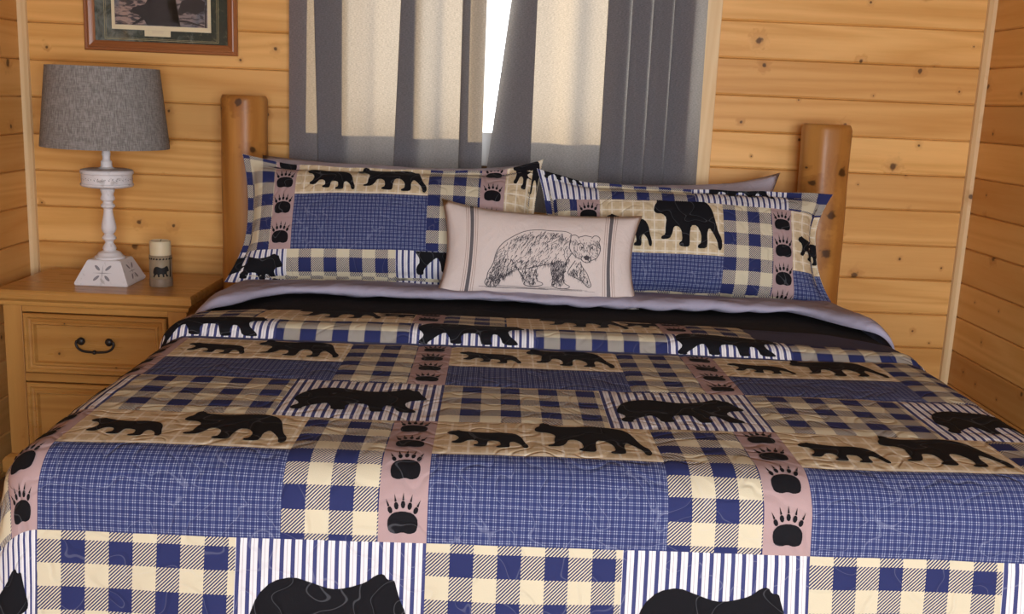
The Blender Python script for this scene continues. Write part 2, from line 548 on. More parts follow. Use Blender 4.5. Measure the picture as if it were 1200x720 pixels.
# window with frame, mullion and panes
tg = NT('window_glass')
mx = tg.node('ShaderNodeMixShader', {0: .06})
tr = tg.node('ShaderNodeBsdfTransparent'); gl = tg.node('ShaderNodeBsdfGlossy')
gl.inputs['Roughness'].default_value = .02
tg.t.links.new(tr.outputs[0], mx.inputs[1]); tg.t.links.new(gl.outputs[0], mx.inputs[2])
tg.t.links.new(mx.outputs[0], tg.out.inputs[0])
M_glass = tg.m
M_white = plain('white_paint', (.78, .77, .74), .5, .4, .05)
def window(name, x0, x1, z0, z1, ya, yb):
    r = tag(empty(name, ((x0+x1)/2, ya, z0)), kind='structure')
    ox, oz = (x0+x1)/2, z0
    for p in ((x0, x0+.03, z0, z1), (x1-.03, x1, z0, z1), (x0+.03, x1-.03, z0, z0+.125), (x0+.03, x1-.03, z1-.03, z1)):
        obj('window_frame', box(p[0]-ox, p[1]-ox, 0, yb-ya, p[2]-oz, p[3]-oz, bev=.003), M_white, r)
    xm = (x0+x1)/2-.115
    obj('mullion', box(xm-.012-ox, xm+.012-ox, .008, yb-ya-.004, .126, z1-oz-.031, bev=.002), M_white, r)
    for a, b in ((x0+.031, xm-.013), (xm+.013, x1-.031)):
        obj('pane', box(a-ox, b-ox, .018, .022, .126, z1-oz-.031), M_glass, r)
    return r
window('window_1', WX0, WX1, WZ0, WZ1, .055, .095)
bm = box(WX0+.001, WX1-.001, -.02, .0545, WZ0-.0, WZ0+.006)
r = tag(empty('window_2', ((FX0+FX1)/2, YF-.06, FZ0)), kind='structure')
ox, oz = (FX0+FX1)/2, FZ0
for p in ((FX0, FX0+.04, FZ0, FZ1), (FX1-.04, FX1, FZ0, FZ1), (FX0+.04, FX1-.04, FZ0, FZ0+.04), (FX0+.04, FX1-.04, FZ1-.04, FZ1)):
    obj('window_frame', box(p[0]-ox, p[1]-ox, -.02, .02, p[2]-oz, p[3]-oz, bev=.003), M_white, r)
obj('pane', box(FX0+.041-ox, FX1-.041-ox, -.002, .002, .041, FZ1-oz-.041), M_glass, r)
bm.free()

# ================================================================== CURTAINS
def curtain_mat():
    t = NT('grey_curtain_cloth')
    x, y, _ = t.sep(t.uv('patch'))
    sl1 = t.noise(t.node('ShaderNodeCombineXYZ', {0: t.math('MULTIPLY', x, 130.), 1: t.math('MULTIPLY', y, 520.)}).outputs[0], 1, 2)
    sl2 = t.noise(t.node('ShaderNodeCombineXYZ', {0: t.math('MULTIPLY', x, 500.), 1: t.math('MULTIPLY', y, 60.)}).outputs[0], 1, 2)
    weave = t.math('ADD', t.math('MULTIPLY', sl1, .7), t.math('MULTIPLY', sl2, .3))
    c = t.mix(t.ss(weave, .3, .7), (.205, .205, .235), (.275, .275, .31))
    tc = t.mix(t.ss(weave, .3, .7), (.24, .21, .17), (.42, .37, .30))
    t.bump(weave, .3, .002)
    t.fin(c, .9, .1)
    tb = t.node('ShaderNodeBsdfTranslucent', {0: tc})
    mx = t.node('ShaderNodeMixShader', {0: .5})
    t.t.links.new(t.b.outputs[0], mx.inputs[1]); t.t.links.new(tb.outputs[0], mx.inputs[2])
    t.t.links.new(mx.outputs[0], t.out.inputs[0])
    return t.m
M_curtain = curtain_mat()
M_hem = M_curtain
def catmull(pts, n=8):
    out = []
    P = [pts[0]]+list(pts)+[pts[-1]]
    for i in range(1, len(P)-2):
        for k in range(n):
            t = k/n
            out.append(tuple(.5*(2*P[i][d]+(P[i+1][d]-P[i-1][d])*t+(2*P[i-1][d]-5*P[i][d]+4*P[i+1][d]-P[i+2][d])*t*t+(3*P[i][d]-P[i-1][d]-3*P[i+1][d]+P[i+2][d])*t**3) for d in range(len(pts[0]))))
    out.append(pts[-1])
    return out
CZ0, CZ1 = .93, 2.17
def fold(xl, xr):
    """S-fold: three layers between xl and xr, front edge at xl"""
    return [(xr-.02, -.062), (xr, -.066), (xr-.02, -.070), (xl+.02, -.074), (xl, -.078), (xl+.02, -.082)]
def curtain(label, path_fn, rows=26):
    grid, uvs = [], []
    for j in range(rows+1):
        f = j/rows
        z = CZ0+(CZ1-CZ0)*f
        pth = catmull(path_fn(f), 6)
        s = 0
        for i, (x, y) in enumerate(pth):
            if i:
                s += math.hypot(x-pth[i-1][0], y-pth[i-1][1])
            yy = y + .004*noise.noise(Vector((x*9, z*1.3, 3))) + .0012*math.sin(x*46+z*.7)
            grid.append((x, yy, z)); uvs.append((s, z))
    n = len(pth)
    fs = [(j*n+i, j*n+i+1, (j+1)*n+i+1, (j+1)*n+i) for j in range(rows) for i in range(n-1)]
    r = empty('curtain', ((path_fn(0)[0][0]+path_fn(0)[-1][0])/2, -.07, CZ0))
    me_o = cloth_mesh('curtain_panel', [Vector(g)-r.location for g in grid], fs, uvs, uvs, M_curtain, r)
    # top hem sleeve rolled round the rod
    top = catmull(path_fn(1), 6)
    bm = bmesh.new()
    x0 = min(p[0] for p in top); x1 = max(p[0] for p in top)
    tube(bm, [(x0+.002-r.location.x, -.006, CZ1+.012-CZ0), (x1-.002-r.location.x, -.006, CZ1+.012-CZ0)], .021, 14)
    me = bpy.data.meshes.new('rod_pocket')
    bm.to_mesh(me); bm.free()
    for ln in ('patch', 'cloth'):
        L = me.uv_layers.new(name=ln)
        for lp in me.loops:
            co = me.vertices[lp.vertex_index].co
            L.data[lp.index].uv = (co.x, co.z+co.y)
    link('rod_pocket', me, M_curtain, r, True)
    return tag(r, label, 'curtain', 'window curtains')
def left_path(f):
    b = (1-f)
    s1 = .025*math.sin(f*2.2)
    p = [(-.815+.0*f, -.062), (-.77, -.056)]
    p += fold(-.700-.035*f, -.60-.006*f)
    p += [(-.55, -.074), (-.49, -.062)]
    p += fold(-.42+.035*f-.02, -.345+.0*f)
    p += [(-.30, -.074), (-.25, -.062)]
    p += fold(-.195-.005*f, -.112-.004*f)
    p = p[:-1]+[(-.17, -.095), (-.113-.006*f+.004*b, -.088)]
    return p
def right_path(f):
    x0 = -.098+.085*min(1, max(0, (f-.15)/.62))
    p = [(x0, -.089), (x0+.03, -.092), (.045, -.090), (.066, -.085), (.045, -.080), (x0+.03, -.075), (x0+.012, -.070), (x0+.03, -.066)]
    p += [(.12, -.060), (.20, -.075), (.27, -.060)]
    e = [.318, .405, .48, .555, .63]
    for i in range(4):
        p += fold(e[i], e[i+1]-.004)
        p += [((e[i]+e[i+1])/2, -.080)]
    p += [(.655, -.075), (.672+.012*(1-f), -.062)]
    return p
curtain('grey woven curtain panel on the left side of the bright gap', left_path)
curtain('grey woven curtain panel on the right side of the bright gap', right_path)
bm = tube(bmesh.new(), [(-.93, -.076, CZ1+.012), (.79, -.076, CZ1+.012)], .011, 16)
rod_root = empty('curtain_rod', (-.07, -.076, CZ1+.012))
o = obj('rod', bm, M_iron, rod_root, True); o.location = -rod_root.location
for x in (-.95, .81):
    s_ = bmesh.new(); bmesh.ops.create_uvsphere(s_, u_segments=20, v_segments=12, radius=.026)
    f_ = obj('finial', s_, M_iron, rod_root, True); f_.location = (x+.07, 0, 0)
for x in (-.89, .75):
    b_ = bx(box(x-.008, x+.008, -.066, -.022, CZ1+.004, CZ1+.02), x-.016, x+.016, -.0255, -.0225, CZ1-.02, CZ1+.045)
    f_ = obj('bracket', b_, M_iron, rod_root); f_.location = -rod_root.location
tag(rod_root, 'black iron curtain rod with ball finials above the window', 'curtain rod')

# ================================================================== BED
XC = .095
bed = empty('bed', (XC, -1.15, 0))
tag(bed, 'log bed with two thick varnished head posts and wide mattress', 'bed')
def bchild(name, bm, mat, smooth=False, auto=None):
    for v in bm.verts:
        v.co -= bed.location
    return obj(name, bm, mat, bed, smooth, auto)
def log_post(x, y, r, h, lean, n=32, seed=0):
    rnd = random.Random(seed)
    bm = bmesh.new()
    ph = rnd.random()*6
    prof = [(.97, 0), (1, .01)]+[(1+.012*math.sin(k*1.7+ph), .01+(h-.03)*k/14) for k in range(1, 15)]+[(.985, h-.012), (.94, h-.003), (.90, h)]
    rings = []
    for k, z in prof:
        ring = []
        for i in range(n):
            a = 2*PI*i/n
            fa = (a+PI/8) % (PI/4)-PI/8
            rr = r*k*((.5+.5*.955/math.cos(fa))+.012*math.sin(3*a+ph)+.012*noise.noise(Vector((math.cos(a)*2, math.sin(a)*2, z*3+seed))))
            ring.append(bm.verts.new((x+rr*math.cos(a)+lean*(z-h), y+rr*math.sin(a), z)))
        rings.append(ring)
    for a, b in zip(rings, rings[1:]):
        for i in range(n):
            bm.faces.new((a[i], a[(i+1) % n], b[(i+1) % n], b[i]))
    bm.faces.new(rings[0][::-1]); bm.faces.new(rings[-1])
    return bm
bchild('post', log_post(-.950, -.17, .080, 1.396, 0, seed=3), M_log, True, .6)
bchild('post', log_post(1.110, -.17, .085, 1.382, -.02, seed=9), M_log, True, .6)
def xlog(z, r, seed):
    bm = tube(bmesh.new(), [(-.90+1.93*k/12, -.145, z+.006*math.sin(k*1.3+seed)) for k in range(13)], [r*(1+.03*math.sin(k*2.1+seed)) for k in range(13)], 14)
    return bm
M_logx = wood('varnished_rail', (.60, .30, .075), (.44, .19, .042), (.26, .10, .022), 'x', .6, .38, 5.5, .5, .1, .07)
M_logy = wood('varnished_side_rail', (.60, .30, .075), (.44, .19, .042), (.26, .10, .022), 'y', .6, .38, 5.5, .5, .1, .07)
bchild('head_rail', xlog(.98, .042, 1), M_logx, True)
bchild('head_rail', xlog(.62, .05, 4), M_logx, True)
for x in (XC-.85, XC+.85):
    bchild('side_rail', tube(bmesh.new(), [(x, -.26, .33), (x, -2.08, .33)], .05, 14), M_logy, True)
for x in (XC-.8, XC+.8):
    bchild('leg', log_post(x, -2.0, .05, .375, 0, seed=int(x*10)+20), M_log, True, .6)
bchild('box_spring', box(XC-.87, XC+.87, -2.10, -.28, .38, .56, bev=.03), M_matt, True)
bchild('mattress', box(XC-.93, XC+.93, -2.14, -.275, .562, .778, bev=.06, seg=4), M_matt, True)

# --- cover surfaces over the mattress
FLAT, RAD, FOOT = .905, .085, -2.105
def edge_fn(e, flare):
    Lq = PI*RAD/2
    if e < Lq:
        return RAD*math.sin(e/RAD), RAD-RAD*math.cos(e/RAD)
    return RAD+flare*(e-Lq), RAD+(e-Lq)
def poly_at(P, b):
    """P: list of (b, y, z) sorted by falling b"""
    if b >= P[0][0]:
        return P[0][1]+(b-P[0][0]), P[0][2]
    for (b0, y0, z0), (b1, y1, z1) in zip(P, P[1:]):
        if b >= b1:
            t = (b0-b)/(b0-b1)
            return y0+(y1-y0)*t, z0+(z1-z0)*t
    return P[-1][1]+(b-P[-1][0]), P[-1][2]
def arc_profile(pts, end_b):
    """pts (y,z) from foot to head; b = end_b at the first, growing with arc length"""
    c = catmull(pts, 10)
    out = [(end_b, *c[0])]
    for p, q in zip(c, c[1:]):
        out.append((out[-1][0]+math.hypot(q[0]-p[0], q[1]-p[1]), *q))
    return out[::-1]
QP = arc_profile([(-1.42, .800), (-1.36, .799), (-1.322, .799), (-1.308, .807), (-1.299, .822), (-1.280, .832), (-1.25, .834), (-1.18, .832), (-1.11, .826), (-1.05, .819), (-1.025, .8148)], -1.42)
B_HEAD = QP[0][0]
ZB = .800
def cover_surface(prof, grow=0., wr=.004, seed=0., ridge_side=False, side=0.):
    def S(a, b):
        da = a-XC
        sg = 1 if da > 0 else -1
        if side and b > -1.28:
            b = b-side*smooth01(abs(da), .76, .95)*min(1, (b+1.28)/.28)
        ea = max(0, abs(da)-FLAT)
        eb = max(0, FOOT-b)
        y, z = poly_at(prof, b) if prof else (b, ZB)
        if ridge_side:
            k = 1-.6*smooth01(da, .35, .85)
            z = ZB+(z-ZB)*k
        z += grow
        x = a
        if ea > 0 or eb > 0:
            d = math.hypot(ea, eb)
            crn = min(ea, eb)/d if d > 0 else 0
            h, g = edge_fn(d, .05+.10*smooth01(-b, 1.6, 2.2)+.25*crn+.05*crn*math.sin(5*math.atan2(eb, ea)))
            h += grow
            if ea > 0:
                x = XC+sg*(FLAT+h*ea/d)
            if eb > 0:
                y = FOOT-h*eb/d
            z -= g
            wv = .010*smooth01(d, .12, .4)*math.sin((a if eb > ea else b)*13+seed)
            if eb > ea: y -= wv
            elif ea > 0: x += sg*wv
        n1 = noise.noise(Vector((a*3.2, b*3.2, seed)))
        n2 = noise.noise(Vector((a*17, b*17, seed+5)))
        n = wr*n1+wr*.32*n2
        return Vector((x, y, z+n)) if eb < .08 and ea < .08 else Vector((x+(sg*n if ea > eb else 0), y-(n if eb >= ea else 0), z))
    return S

SQ = cover_surface(QP, 0., .0045, 1.7, True, .15)
quilt = empty('quilt', (XC, -1.6, .3))
tag(quilt, 'patchwork quilt of navy checks, stripes and black bears covering the bed', 'quilt')
QL = quilt.location.copy()
def Sq(a, b):
    return SQ(a, b)-QL
A0, A1, BEND = XC-FLAT-.50, XC+FLAT+.50, -2.70
patch('backing', Sq, A0, A1, BEND, B_HEAD, M_under, quilt, 0., .03, puff=0)

PER, PE = .66, -.150       # period and a paw strip's right edge
CW = dict(cream=.412, check=.165)
def cl(a0, a1):
    return max(a0, A0), min(a1, A1)
def qpatch(kind, a0, a1, b0, b1, org=None):
    c0, c1 = cl(a0, a1)
    b0c, b1c = max(b0, BEND), min(b1, B_HEAD)
    if c1-c0 < .01 or b1c-b0c < .01:
        return None, None
    return patch('patch', Sq, c0, c1, b0c, b1c, MATS[kind], quilt, org=org or (a0, b1)), (c0+.001, c1-.001, b0c+.001, b1c-.001)
def qapp(name, polys, par, rect):
    if par is not None:
        applique(name, Sq, polys, M_bear, par, rect=rect)
def row_bears(b1, hb, hw, k, part='all'):
    l = PE+k*PER            # left edge of the cream patch
    m = l+CW['cream']; c = m+CW['check']; e = l+PER
    p, r = qpatch('cream', l, m, b1-hb, b1, (l-.01, b1-.006))
    y = b1-hb+.026
    qapp('bear_applique', bear(SMALL, l+.022, y+.004, .150, 1.25), p, r)
    qapp('bear_applique', bear(BIG, l+.186, y-.004, .210, 1.15), p, r)
    bb = b1-hb-hw
    if hw > 0:
        qpatch('weave', l, m, bb, b1-hb)
    qpatch('check', m, c, bb, b1, (m, b1-.02))
    p, r = qpatch('mauve', c, e, bb, b1)
    n = 4 if hw > 0 else 2
    H = hb+hw
    for i in range(n):
        qapp('paw_applique', paw((c+e)/2, b1-H/n*(i+.80), .052, 1.1), p, r)
def row_stripes(b1, h, k, by=None):
    l = PE+k*PER
    m = l+.337; e = l+PER
    qpatch('check', l, m, b1-h, b1, (l-.0407, b1-.015))
    p, r = qpatch('stripe', m, e, b1-h, b1)
    qapp('bear_applique', bear(STANDS, m+.024, (b1-h+.035) if by is None else by, .268, 1.0), p, r)
S0 = -1.319
for k in range(-2, 2):
    row_bears(S0, .188, .164, k)
    row_stripes(-1.671, .254, k)
    row_bears(-1.925, .187, .170, k)
    row_stripes(-2.282, .256, k)
    row_bears(-2.538, .187, .164, k)
HB = S0+.108
for k in range(-3, 2):
    l = PE+k*PER+.212
    m = l+.337; e = l+PER
    qpatch('check', l, m, S0, HB, (l-.02, HB+.012))
    p, r = qpatch('stripe', m, e, S0, HB)
    qapp('bear_applique', bear(STANDS, m+.022, S0+.004, .272, .70), p, r)
    l = PE-.522+k*PER
    m = l+.412; c = m+.08; e = l+PER
    p, r = qpatch('cream', l, m, HB, B_HEAD, (l-.01, HB))
    qapp('bear_applique', bear(BIG, l+.09, HB+.030, .235, 1.1), p, r)
    qapp('bear_applique', bear(SMALL, l+.31, HB+.06, .15, 1.2), p, r)
    p, r = qpatch('mauve', m, c, HB, B_HEAD)
    for y in (.025, .115, .205):
        qapp('paw_applique', paw((m+c)/2, HB+y, .052, 1.1), p, r)
    qpatch('check', c, e, HB, B_HEAD, (c, HB-.02))

# --- sheet and blanket turned down at the head
def profile_yz(pts):
    return arc_profile(pts, pts[0][0])
BL = profile_yz([(-1.12, .806), (-1.0, .806), (-.9, .808), (-.80, .810), (-.70, .806), (-.6, .804)])
SB = cover_surface(BL, -.002, .003, 8., False, .12)
bl = empty('blanket', (XC, -.9, .4))
tag(bl, 'charcoal black blanket band between lavender sheet and patchwork quilt', 'blanket')
patch('blanket_layer', lambda a, b: SB(a, b)-bl.location, XC-FLAT-.28, XC+FLAT+.28, -1.11, -.68, M_blanket, bl, 0., .02, puff=0)
SHP = profile_yz([(-.800, .812), (-.822, .818), (-.832, .830), (-.815, .841), (-.77, .842), (-.68, .834), (-.55, .822), (-.42, .812), (-.30, .806)])
def SS(a, b, base=cover_surface(SHP, .003, .006, 4.)):
    p = base(a, b)
    # the turned-down edge wanders a little across the bed and the sides reach further down
    e = smooth01(b, -.45, -.80) if False else max(0, min(1, (-.5-b)/.3))
    p.y += e*(-.012*smooth01(a, -.3, .2)+.008*noise.noise(Vector((a*4, 0, 2))) - .24*smooth01(abs(a-XC), .74, .95))
    p.z += (.007*noise.noise(Vector((a*7+b*4, b*16, 9.)))+.006*(1-abs(noise.noise(Vector((a*9-b*7, b*9, 3.)))*2)))*e
    return p
sh = empty('bed_sheet', (XC, -.55, .4))
tag(sh, 'rumpled lavender grey sheet turned down in front of the pillows', 'sheet')
patch('sheet_layer', lambda a, b: SS(a, b)-sh.location, XC-FLAT-.30, XC+FLAT+.30, SHP[-1][0], SHP[0][0], M_sheet, sh, 0., .012, puff=0)

# ================================================================== PILLOWS
def pillow_frame(cx, y, z, lean, yaw_=0, roll_=0):
    """local x right, y up along the leaning face, z out of the face"""
    Rm = Matrix.Rotation(yaw_, 3, 'Z') @ Matrix.Rotation(PI/2-lean, 3, 'X') @ Matrix.Rotation(roll_, 3, 'Z')
    return Rm, Vector((cx, y, z))
def pillow_fn(W, H, D, frame, side=1, flange=.0, pinch=.07, ears=None, seed=0., power=.42, wr=.006):
    Rm, org = frame
    ears = ears or {}
    def S(a, b):
        s, t = a/(W/2), b/(H/2)
        s = max(-1, min(1, s)); t = max(-1, min(1, t))
        x = W/2*s*(1-pinch*(1-t*t)*abs(s)**2)
        y = H/2*t*(1-pinch*1.3*(1-s*s)*abs(t)**2)
        fs, ft = min(1, abs(s)/(1-flange*2/W)), min(1, abs(t)/(1-flange*2/H))
        q = max(0, (1-fs*fs))*max(0, (1-ft*ft))
        d = D/2*q**power
        k = min(1, q*6)
        d += side*wr*k*noise.noise(Vector((a*7, b*7, seed)))+side*wr*.4*k*noise.noise(Vector((a*22, b*22, seed)))
        if flange and q < .02:
            d += side*.003*math.sin(a*38+b*31+seed)*(1-q/.02)
        for (es, et), (ex, ey, ez) in ears.items():
            wgt = max(0, 1-math.hypot((s-es)*W/2, (t-et)*H/2)/.16)**1.6
            x += ex*wgt; y += ey*wgt; d += side*ez*wgt
        return Rm @ Vector((x, y, side*d)) + org
    return S
def pillow_shell(name, mat, parent, W, H, fr, bk, res=.02, close=True):
    A, B = frange(-W/2, W/2, res), frange(-H/2, H/2, res)
    vs_, uv_ = [], []
    for S in (fr, bk):
        for b in B:
            for a in A:
                vs_.append(S(a, b)); uv_.append((a, b))
    na, nb = len(A), len(B)
    o2 = na*nb
    fs = []
    for j in range(nb-1):
        for i in range(na-1):
            q = (j*na+i, j*na+i+1, (j+1)*na+i+1, (j+1)*na+i)
            fs.append(q); fs.append(tuple(o2+v for v in q[::-1]))
    o = cloth_mesh(name, vs_, fs, uv_, uv_, mat, parent)
    bm = bmesh.new(); bm.from_mesh(o.data)
    bmesh.ops.remove_doubles(bm, verts=bm.verts, dist=.0004)
    bm.to_mesh(o.data); bm.free()
    for p in o.data.polygons: p.use_smooth = True
    return o
def mk_pillow(name, label, cat, W, H, D, cx, y, z, lean, yaw_=0, roll_=0, mat=None, shell='case', group=None, **kw):
    root = empty(name, (cx, y, z))
    fr_ = pillow_frame(0, 0, 0, lean, yaw_, roll_)
    fr = pillow_fn(W, H, D, fr_, 1, **kw)
    bk = pillow_fn(W, H, D, fr_, -1, **kw)
    pillow_shell(shell, mat, root, W, H, fr, bk)
    tag(root, label, cat, group)
    return root, fr

# plain lavender pillows behind
mk_pillow('pillow', 'plain lavender pillow tucked behind the left patchwork sham', 'pillow', .90, .44, .15, -.43, -.318, .995, math.radians(28), 0, math.radians(-.5), M_lav, seed=2., wr=.01, group='lavender sleeping pillows', ears={(1, 1): (.03, .015, 0)})
mk_pillow('pillow', 'plain lavender pillow with raised pointed corner behind the right sham', 'pillow', .80, .42, .15, .545, -.318, .985, math.radians(28), 0, math.radians(3), M_lav, seed=5., wr=.012, group='lavender sleeping pillows', pinch=.11, ears={(1, 1): (.02, .02, .0)})

def px_patches(root, S, W, H, conv, items):
    done = []
    for it in items:
        kind, x0, x1, y0, y1 = it[:5]
        a0, b1 = conv(x0, y0); a1, b0 = conv(x1, y1)
        a0, a1 = max(a0, -W/2+.001), min(a1, W/2-.001)
        b0, b1 = max(b0, -H/2+.001), min(b1, H/2-.001)
        org = (a0, b1)
        if len(it) > 5:
            org = (a0-it[5][0], b1+it[5][1])
        p = patch('patch', S, a0, a1, b0, b1, MATS[kind], root, .0015, .012, org=org, puff=.0015)
        done.append((p, (a0+.001, a1-.001, b0+.001, b1-.001)))
    return done

# ---- left sham
WL, HL = .975, .43
sham, SL = mk_pillow('pillow_sham', 'patchwork sham with two black bears facing left over a navy weave panel', 'pillow sham', WL, HL, .19, -.392, -.535, 1.000, math.radians(27), 0, math.radians(.6), M_check, group='patchwork king shams', flange=.03, seed=11., pinch=.05, ears={(-1, 1): (-.01, .02, .01), (1, 1): (.005, .035, .01), (-1, -1): (-.02, 0, .04)})
def convL(x, y):
    return (x-460)/(344/2)*(WL/2), (267.5-y)/(146/2)*(HL/2)
IT = [('check', 280, 325, 190, 304, (.02, .03)), ('mauve', 325, 351, 190, 304), ('cream', 351, 503, 190, 241, (.01, .01)), ('weave', 351, 503, 241, 304),
      ('check', 503, 563, 190, 304, (0, .03)), ('mauve', 563, 592, 190, 304), ('cream', 592, 645, 190, 304),
      ('stripe', 280, 347, 304, 345), ('check', 347, 470, 304, 345, (.0407, .055)), ('stripe', 470, 645, 304, 345)]
dn = px_patches(sham, SL, WL, HL, convL, IT)
def put(S, conv, shape, pr, x, y, wpx, W, ysc=1.0):
    a, b = conv(x, y)
    wd = wpx/342*W
    applique('bear_applique', S, bear(shape, a, b, wd, ysc), M_bear, pr[0], rect=pr[1], off=.005)
def putpaw(S, conv, pr, x, y, s=.057):
    a, b = conv(x, y)
    applique('paw_applique', S, paw(a, b, s, 1.05), M_bear, pr[0], rect=pr[1], off=.005, step=.03)
put(SL, convL, SMALL, dn[2], 364, 237, 56, WL, 1.12)
put(SL, convL, BIG, dn[2], 421, 238, 80, WL, .82)
for y in (203, 233, 264, 297):
    putpaw(SL, convL, dn[1], 338, y)
for y in (211, 243, 274):
    putpaw(SL, convL, dn[5], 577.5, y)
put(SL, convL, STANDS, dn[9], 492, 327, 95, WL, 1.0)
put(SL, convL, STANDS, dn[7], 281, 337, 62, WL, .75)
put(SL, convL, SMALL, dn[6], 599, 228, 34, WL, 2.3)

# ---- right sham
WR, HR = .925, .41
sham2, SR = mk_pillow('pillow_sham', 'patchwork sham with striped top border leaning against the right post', 'pillow sham', WR, HR, .19, .556, -.545, .985, math.radians(27), 0, math.radians(-.6), M_check, group='patchwork king shams', flange=.03, seed=17., pinch=.05, ears={(-1, 1): (-.02, .025, .02), (1, 1): (.035, -.015, .02), (1, -1): (.03, -.01, .03)})
def convR(x, y):
    return (x-798)/(340/2)*(WR/2), (285.5-y)/(143/2)*(HR/2)
IT = [('stripe', 620, 695, 208, 245), ('check', 695, 810, 208, 245, (.0407, .03)), ('stripe', 810, 925, 208, 245), ('check', 925, 980, 208, 245),
      ('check', 620, 667, 245, 308), ('mauve', 667, 695, 245, 308), ('cream', 695, 841, 245, 309), ('weave', 695, 841, 309, 362),
      ('check', 841, 902, 245, 362, (0, .06)), ('mauve', 902, 928, 245, 362), ('cream', 928, 980, 245, 317), ('weave', 928, 980, 317, 362), ('stripe', 620, 695, 308, 362)]
dn = px_patches(sham2, SR, WR, HR, convR, IT)
put(SR, convR, STANDS, dn[0], 634, 222, 46, WR, .8)
put(SR, convR, BIG, dn[2], 816, 232, 92, WR, .62)
put(SR, convR, SMALL, dn[6], 702, 302, 55, WR, 1.4)
put(SR, convR, BIG, dn[6], 759, 303, 80, WR, 1.25)
for y in (272, 303, 334, 363):
    putpaw(SR, convR, dn[9], 915, y)
for y in (272, 303):
    putpaw(SR, convR, dn[5], 681, y)
put(SR, convR, SMALL, dn[10], 936, 305, 40, WR, 1.5)

# ---- lumbar pillow with the printed bear
t = NT('cream_lumbar_cloth')
x, y, _ = t.sep(t.uv('patch'))
ax = t.math('ABSOLUTE', x)
co = t.node('ShaderNodeTexCoord').outputs['Object']
lin = t.noise(co, 500, 1)
c = t.mix(lin, (.60, .525, .495), (.70, .615, .58))
c = t.mix(t.band(ax, .2120, .2240), c, (.125, .115, .125))
for lo, hi in ((.2050, .2074), (.1985, .2006), (.2285, .2309), (.2355, .2376)):
    c = t.mix(t.math('MULTIPLY', t.band(ax, lo, hi), .75), c, (.30, .20, .16))
t.bump(t.math('ADD', t.noise(co, 12, 3, .8), t.math('MULTIPLY', lin, .05)), .35, .02)
M_lumbar = t.fin(c, .85, .15)
WM, HM = .625, .300
lum, SM = mk_pillow('lumbar_pillow', 'small pinkish cream lumbar pillow with a sketched walking bear', 'pillow', WM, HM, .15, .086, -.725, .951, math.radians(20), 0, math.radians(-1.6), M_lumbar, seed=23., power=.5, pinch=.09, wr=.004, ears={(1, -1): (.01, -.012, 0), (-1, 1): (0, .012, 0)})
M_ink = plain('ink_print', (.085, .075, .085), .85, .1, .3, 200)
def cm(p):
    x, y = p
    return ((x-467)/800*WM, -((y-.012*(x-467)-467)/405)*HM)
strokes = []
def ribbon(pts, w0=2.4, w1=2.4):
    strokes.append((pts, w0, w1))
OUT = [
 [(265,585),(268,560),(285,525),(295,480),(315,445),(350,415),(400,385),(450,374),(510,375),(560,374),(585,385)],
 [(582,405),(584,392),(598,387),(610,393),(614,402)], [(614,396),(640,386),(667,390)], [(667,397),(677,385),(692,385),(702,396),(698,412)],
 [(698,412),(706,435),(702,460),(690,480),(668,490)], [(632,472),(628,488),(640,498),(655,500),(667,492),(668,472)],
 [(582,405),(578,440),(590,465),(610,482),(632,490)], [(590,465),(572,495),(560,525)],
 [(605,495),(578,545),(600,562),(635,578),(655,598),(668,603),(674,592),(665,570),(655,545),(635,520),(625,498)],
 [(515,500),(512,540),(522,580),(520,605),(545,618),(580,615),(588,605),(570,595),(560,570),(565,530),(580,495)],
 [(515,512),(480,522),(430,537),(385,545)],
 [(265,585),(258,605),(270,620),(300,622),(308,612),(300,598),(330,575),(365,552),(385,542)],
 [(385,545),(400,570),(415,590),(412,608),(445,615),(480,608),(482,598),(462,588),(455,560),(460,530)],
 [(610,430),(622,420),(634,428)], [(662,428),(674,420),(684,428)], [(634,428),(638,460)], [(662,428),(662,460)]]
for o_ in OUT:
    ribbon(o_, 3.2, 2.6)
rr = random.Random(4)
BODY = [(270,580),(290,520),(300,475),(350,415),(450,376),(585,385),(580,440),(590,470),(570,520),(565,600),(520,600),(515,515),(385,545),(300,600)]
HEAD = [(582,405),(640,388),(698,405),(704,440),(690,478),(650,498),(600,478)]
LEGS = [[(385,545),(460,530),(465,600),(415,605)], [(600,505),(625,500),(665,575),(668,600),(640,580),(585,548)], [(265,585),(365,550),(300,618),(262,612)], [(515,500),(575,500),(565,600),(522,605)]]
def inside(p, poly):
    c = False
    for i in range(len(poly)):
        (x1, y1), (x2, y2) = poly[i-1], poly[i]
        if (y1 > p[1]) != (y2 > p[1]) and p[0] < (x2-x1)*(p[1]-y1)/(y2-y1)+x1:
            c = not c
    return c
def hatch(poly, n, ang, ln, wd, dark=None):
    xs = [p[0] for p in poly]; ys = [p[1] for p in poly]
    k = 0
    while k < n:
        p = (rr.uniform(min(xs), max(xs)), rr.uniform(min(ys), max(ys)))
        if not inside(p, poly) or (dark and rr.random() > dark(p)):
            k += .25; continue
        a = math.radians(ang+rr.gauss(0, 16)); l = ln*rr.uniform(.5, 1.2)
        q = (p[0]+math.cos(a)*l, p[1]+math.sin(a)*l)
        m = ((p[0]+q[0])/2+rr.uniform(-2, 2), (p[1]+q[1])/2+rr.uniform(-2, 2))
        ribbon([p, m, q], wd, .4)
        k += 1
hatch(BODY, 800, 118, 22, 2.3, lambda p: .25+.75*abs((p[1]-470)/90)**1.5+(.4 if p[0] < 340 else 0))
hatch(BODY, 330, 100, 16, 3.0, lambda p: 1 if p[1] > 500 or (p[0] > 540 and p[1] > 450) else .08)
hatch(HEAD, 260, 70, 13, 2.0, lambda p: .35+(.6 if abs(p[0]-645) > 38 else 0))
for L_ in LEGS:
    hatch(L_, 130, 95, 16, 2.8)
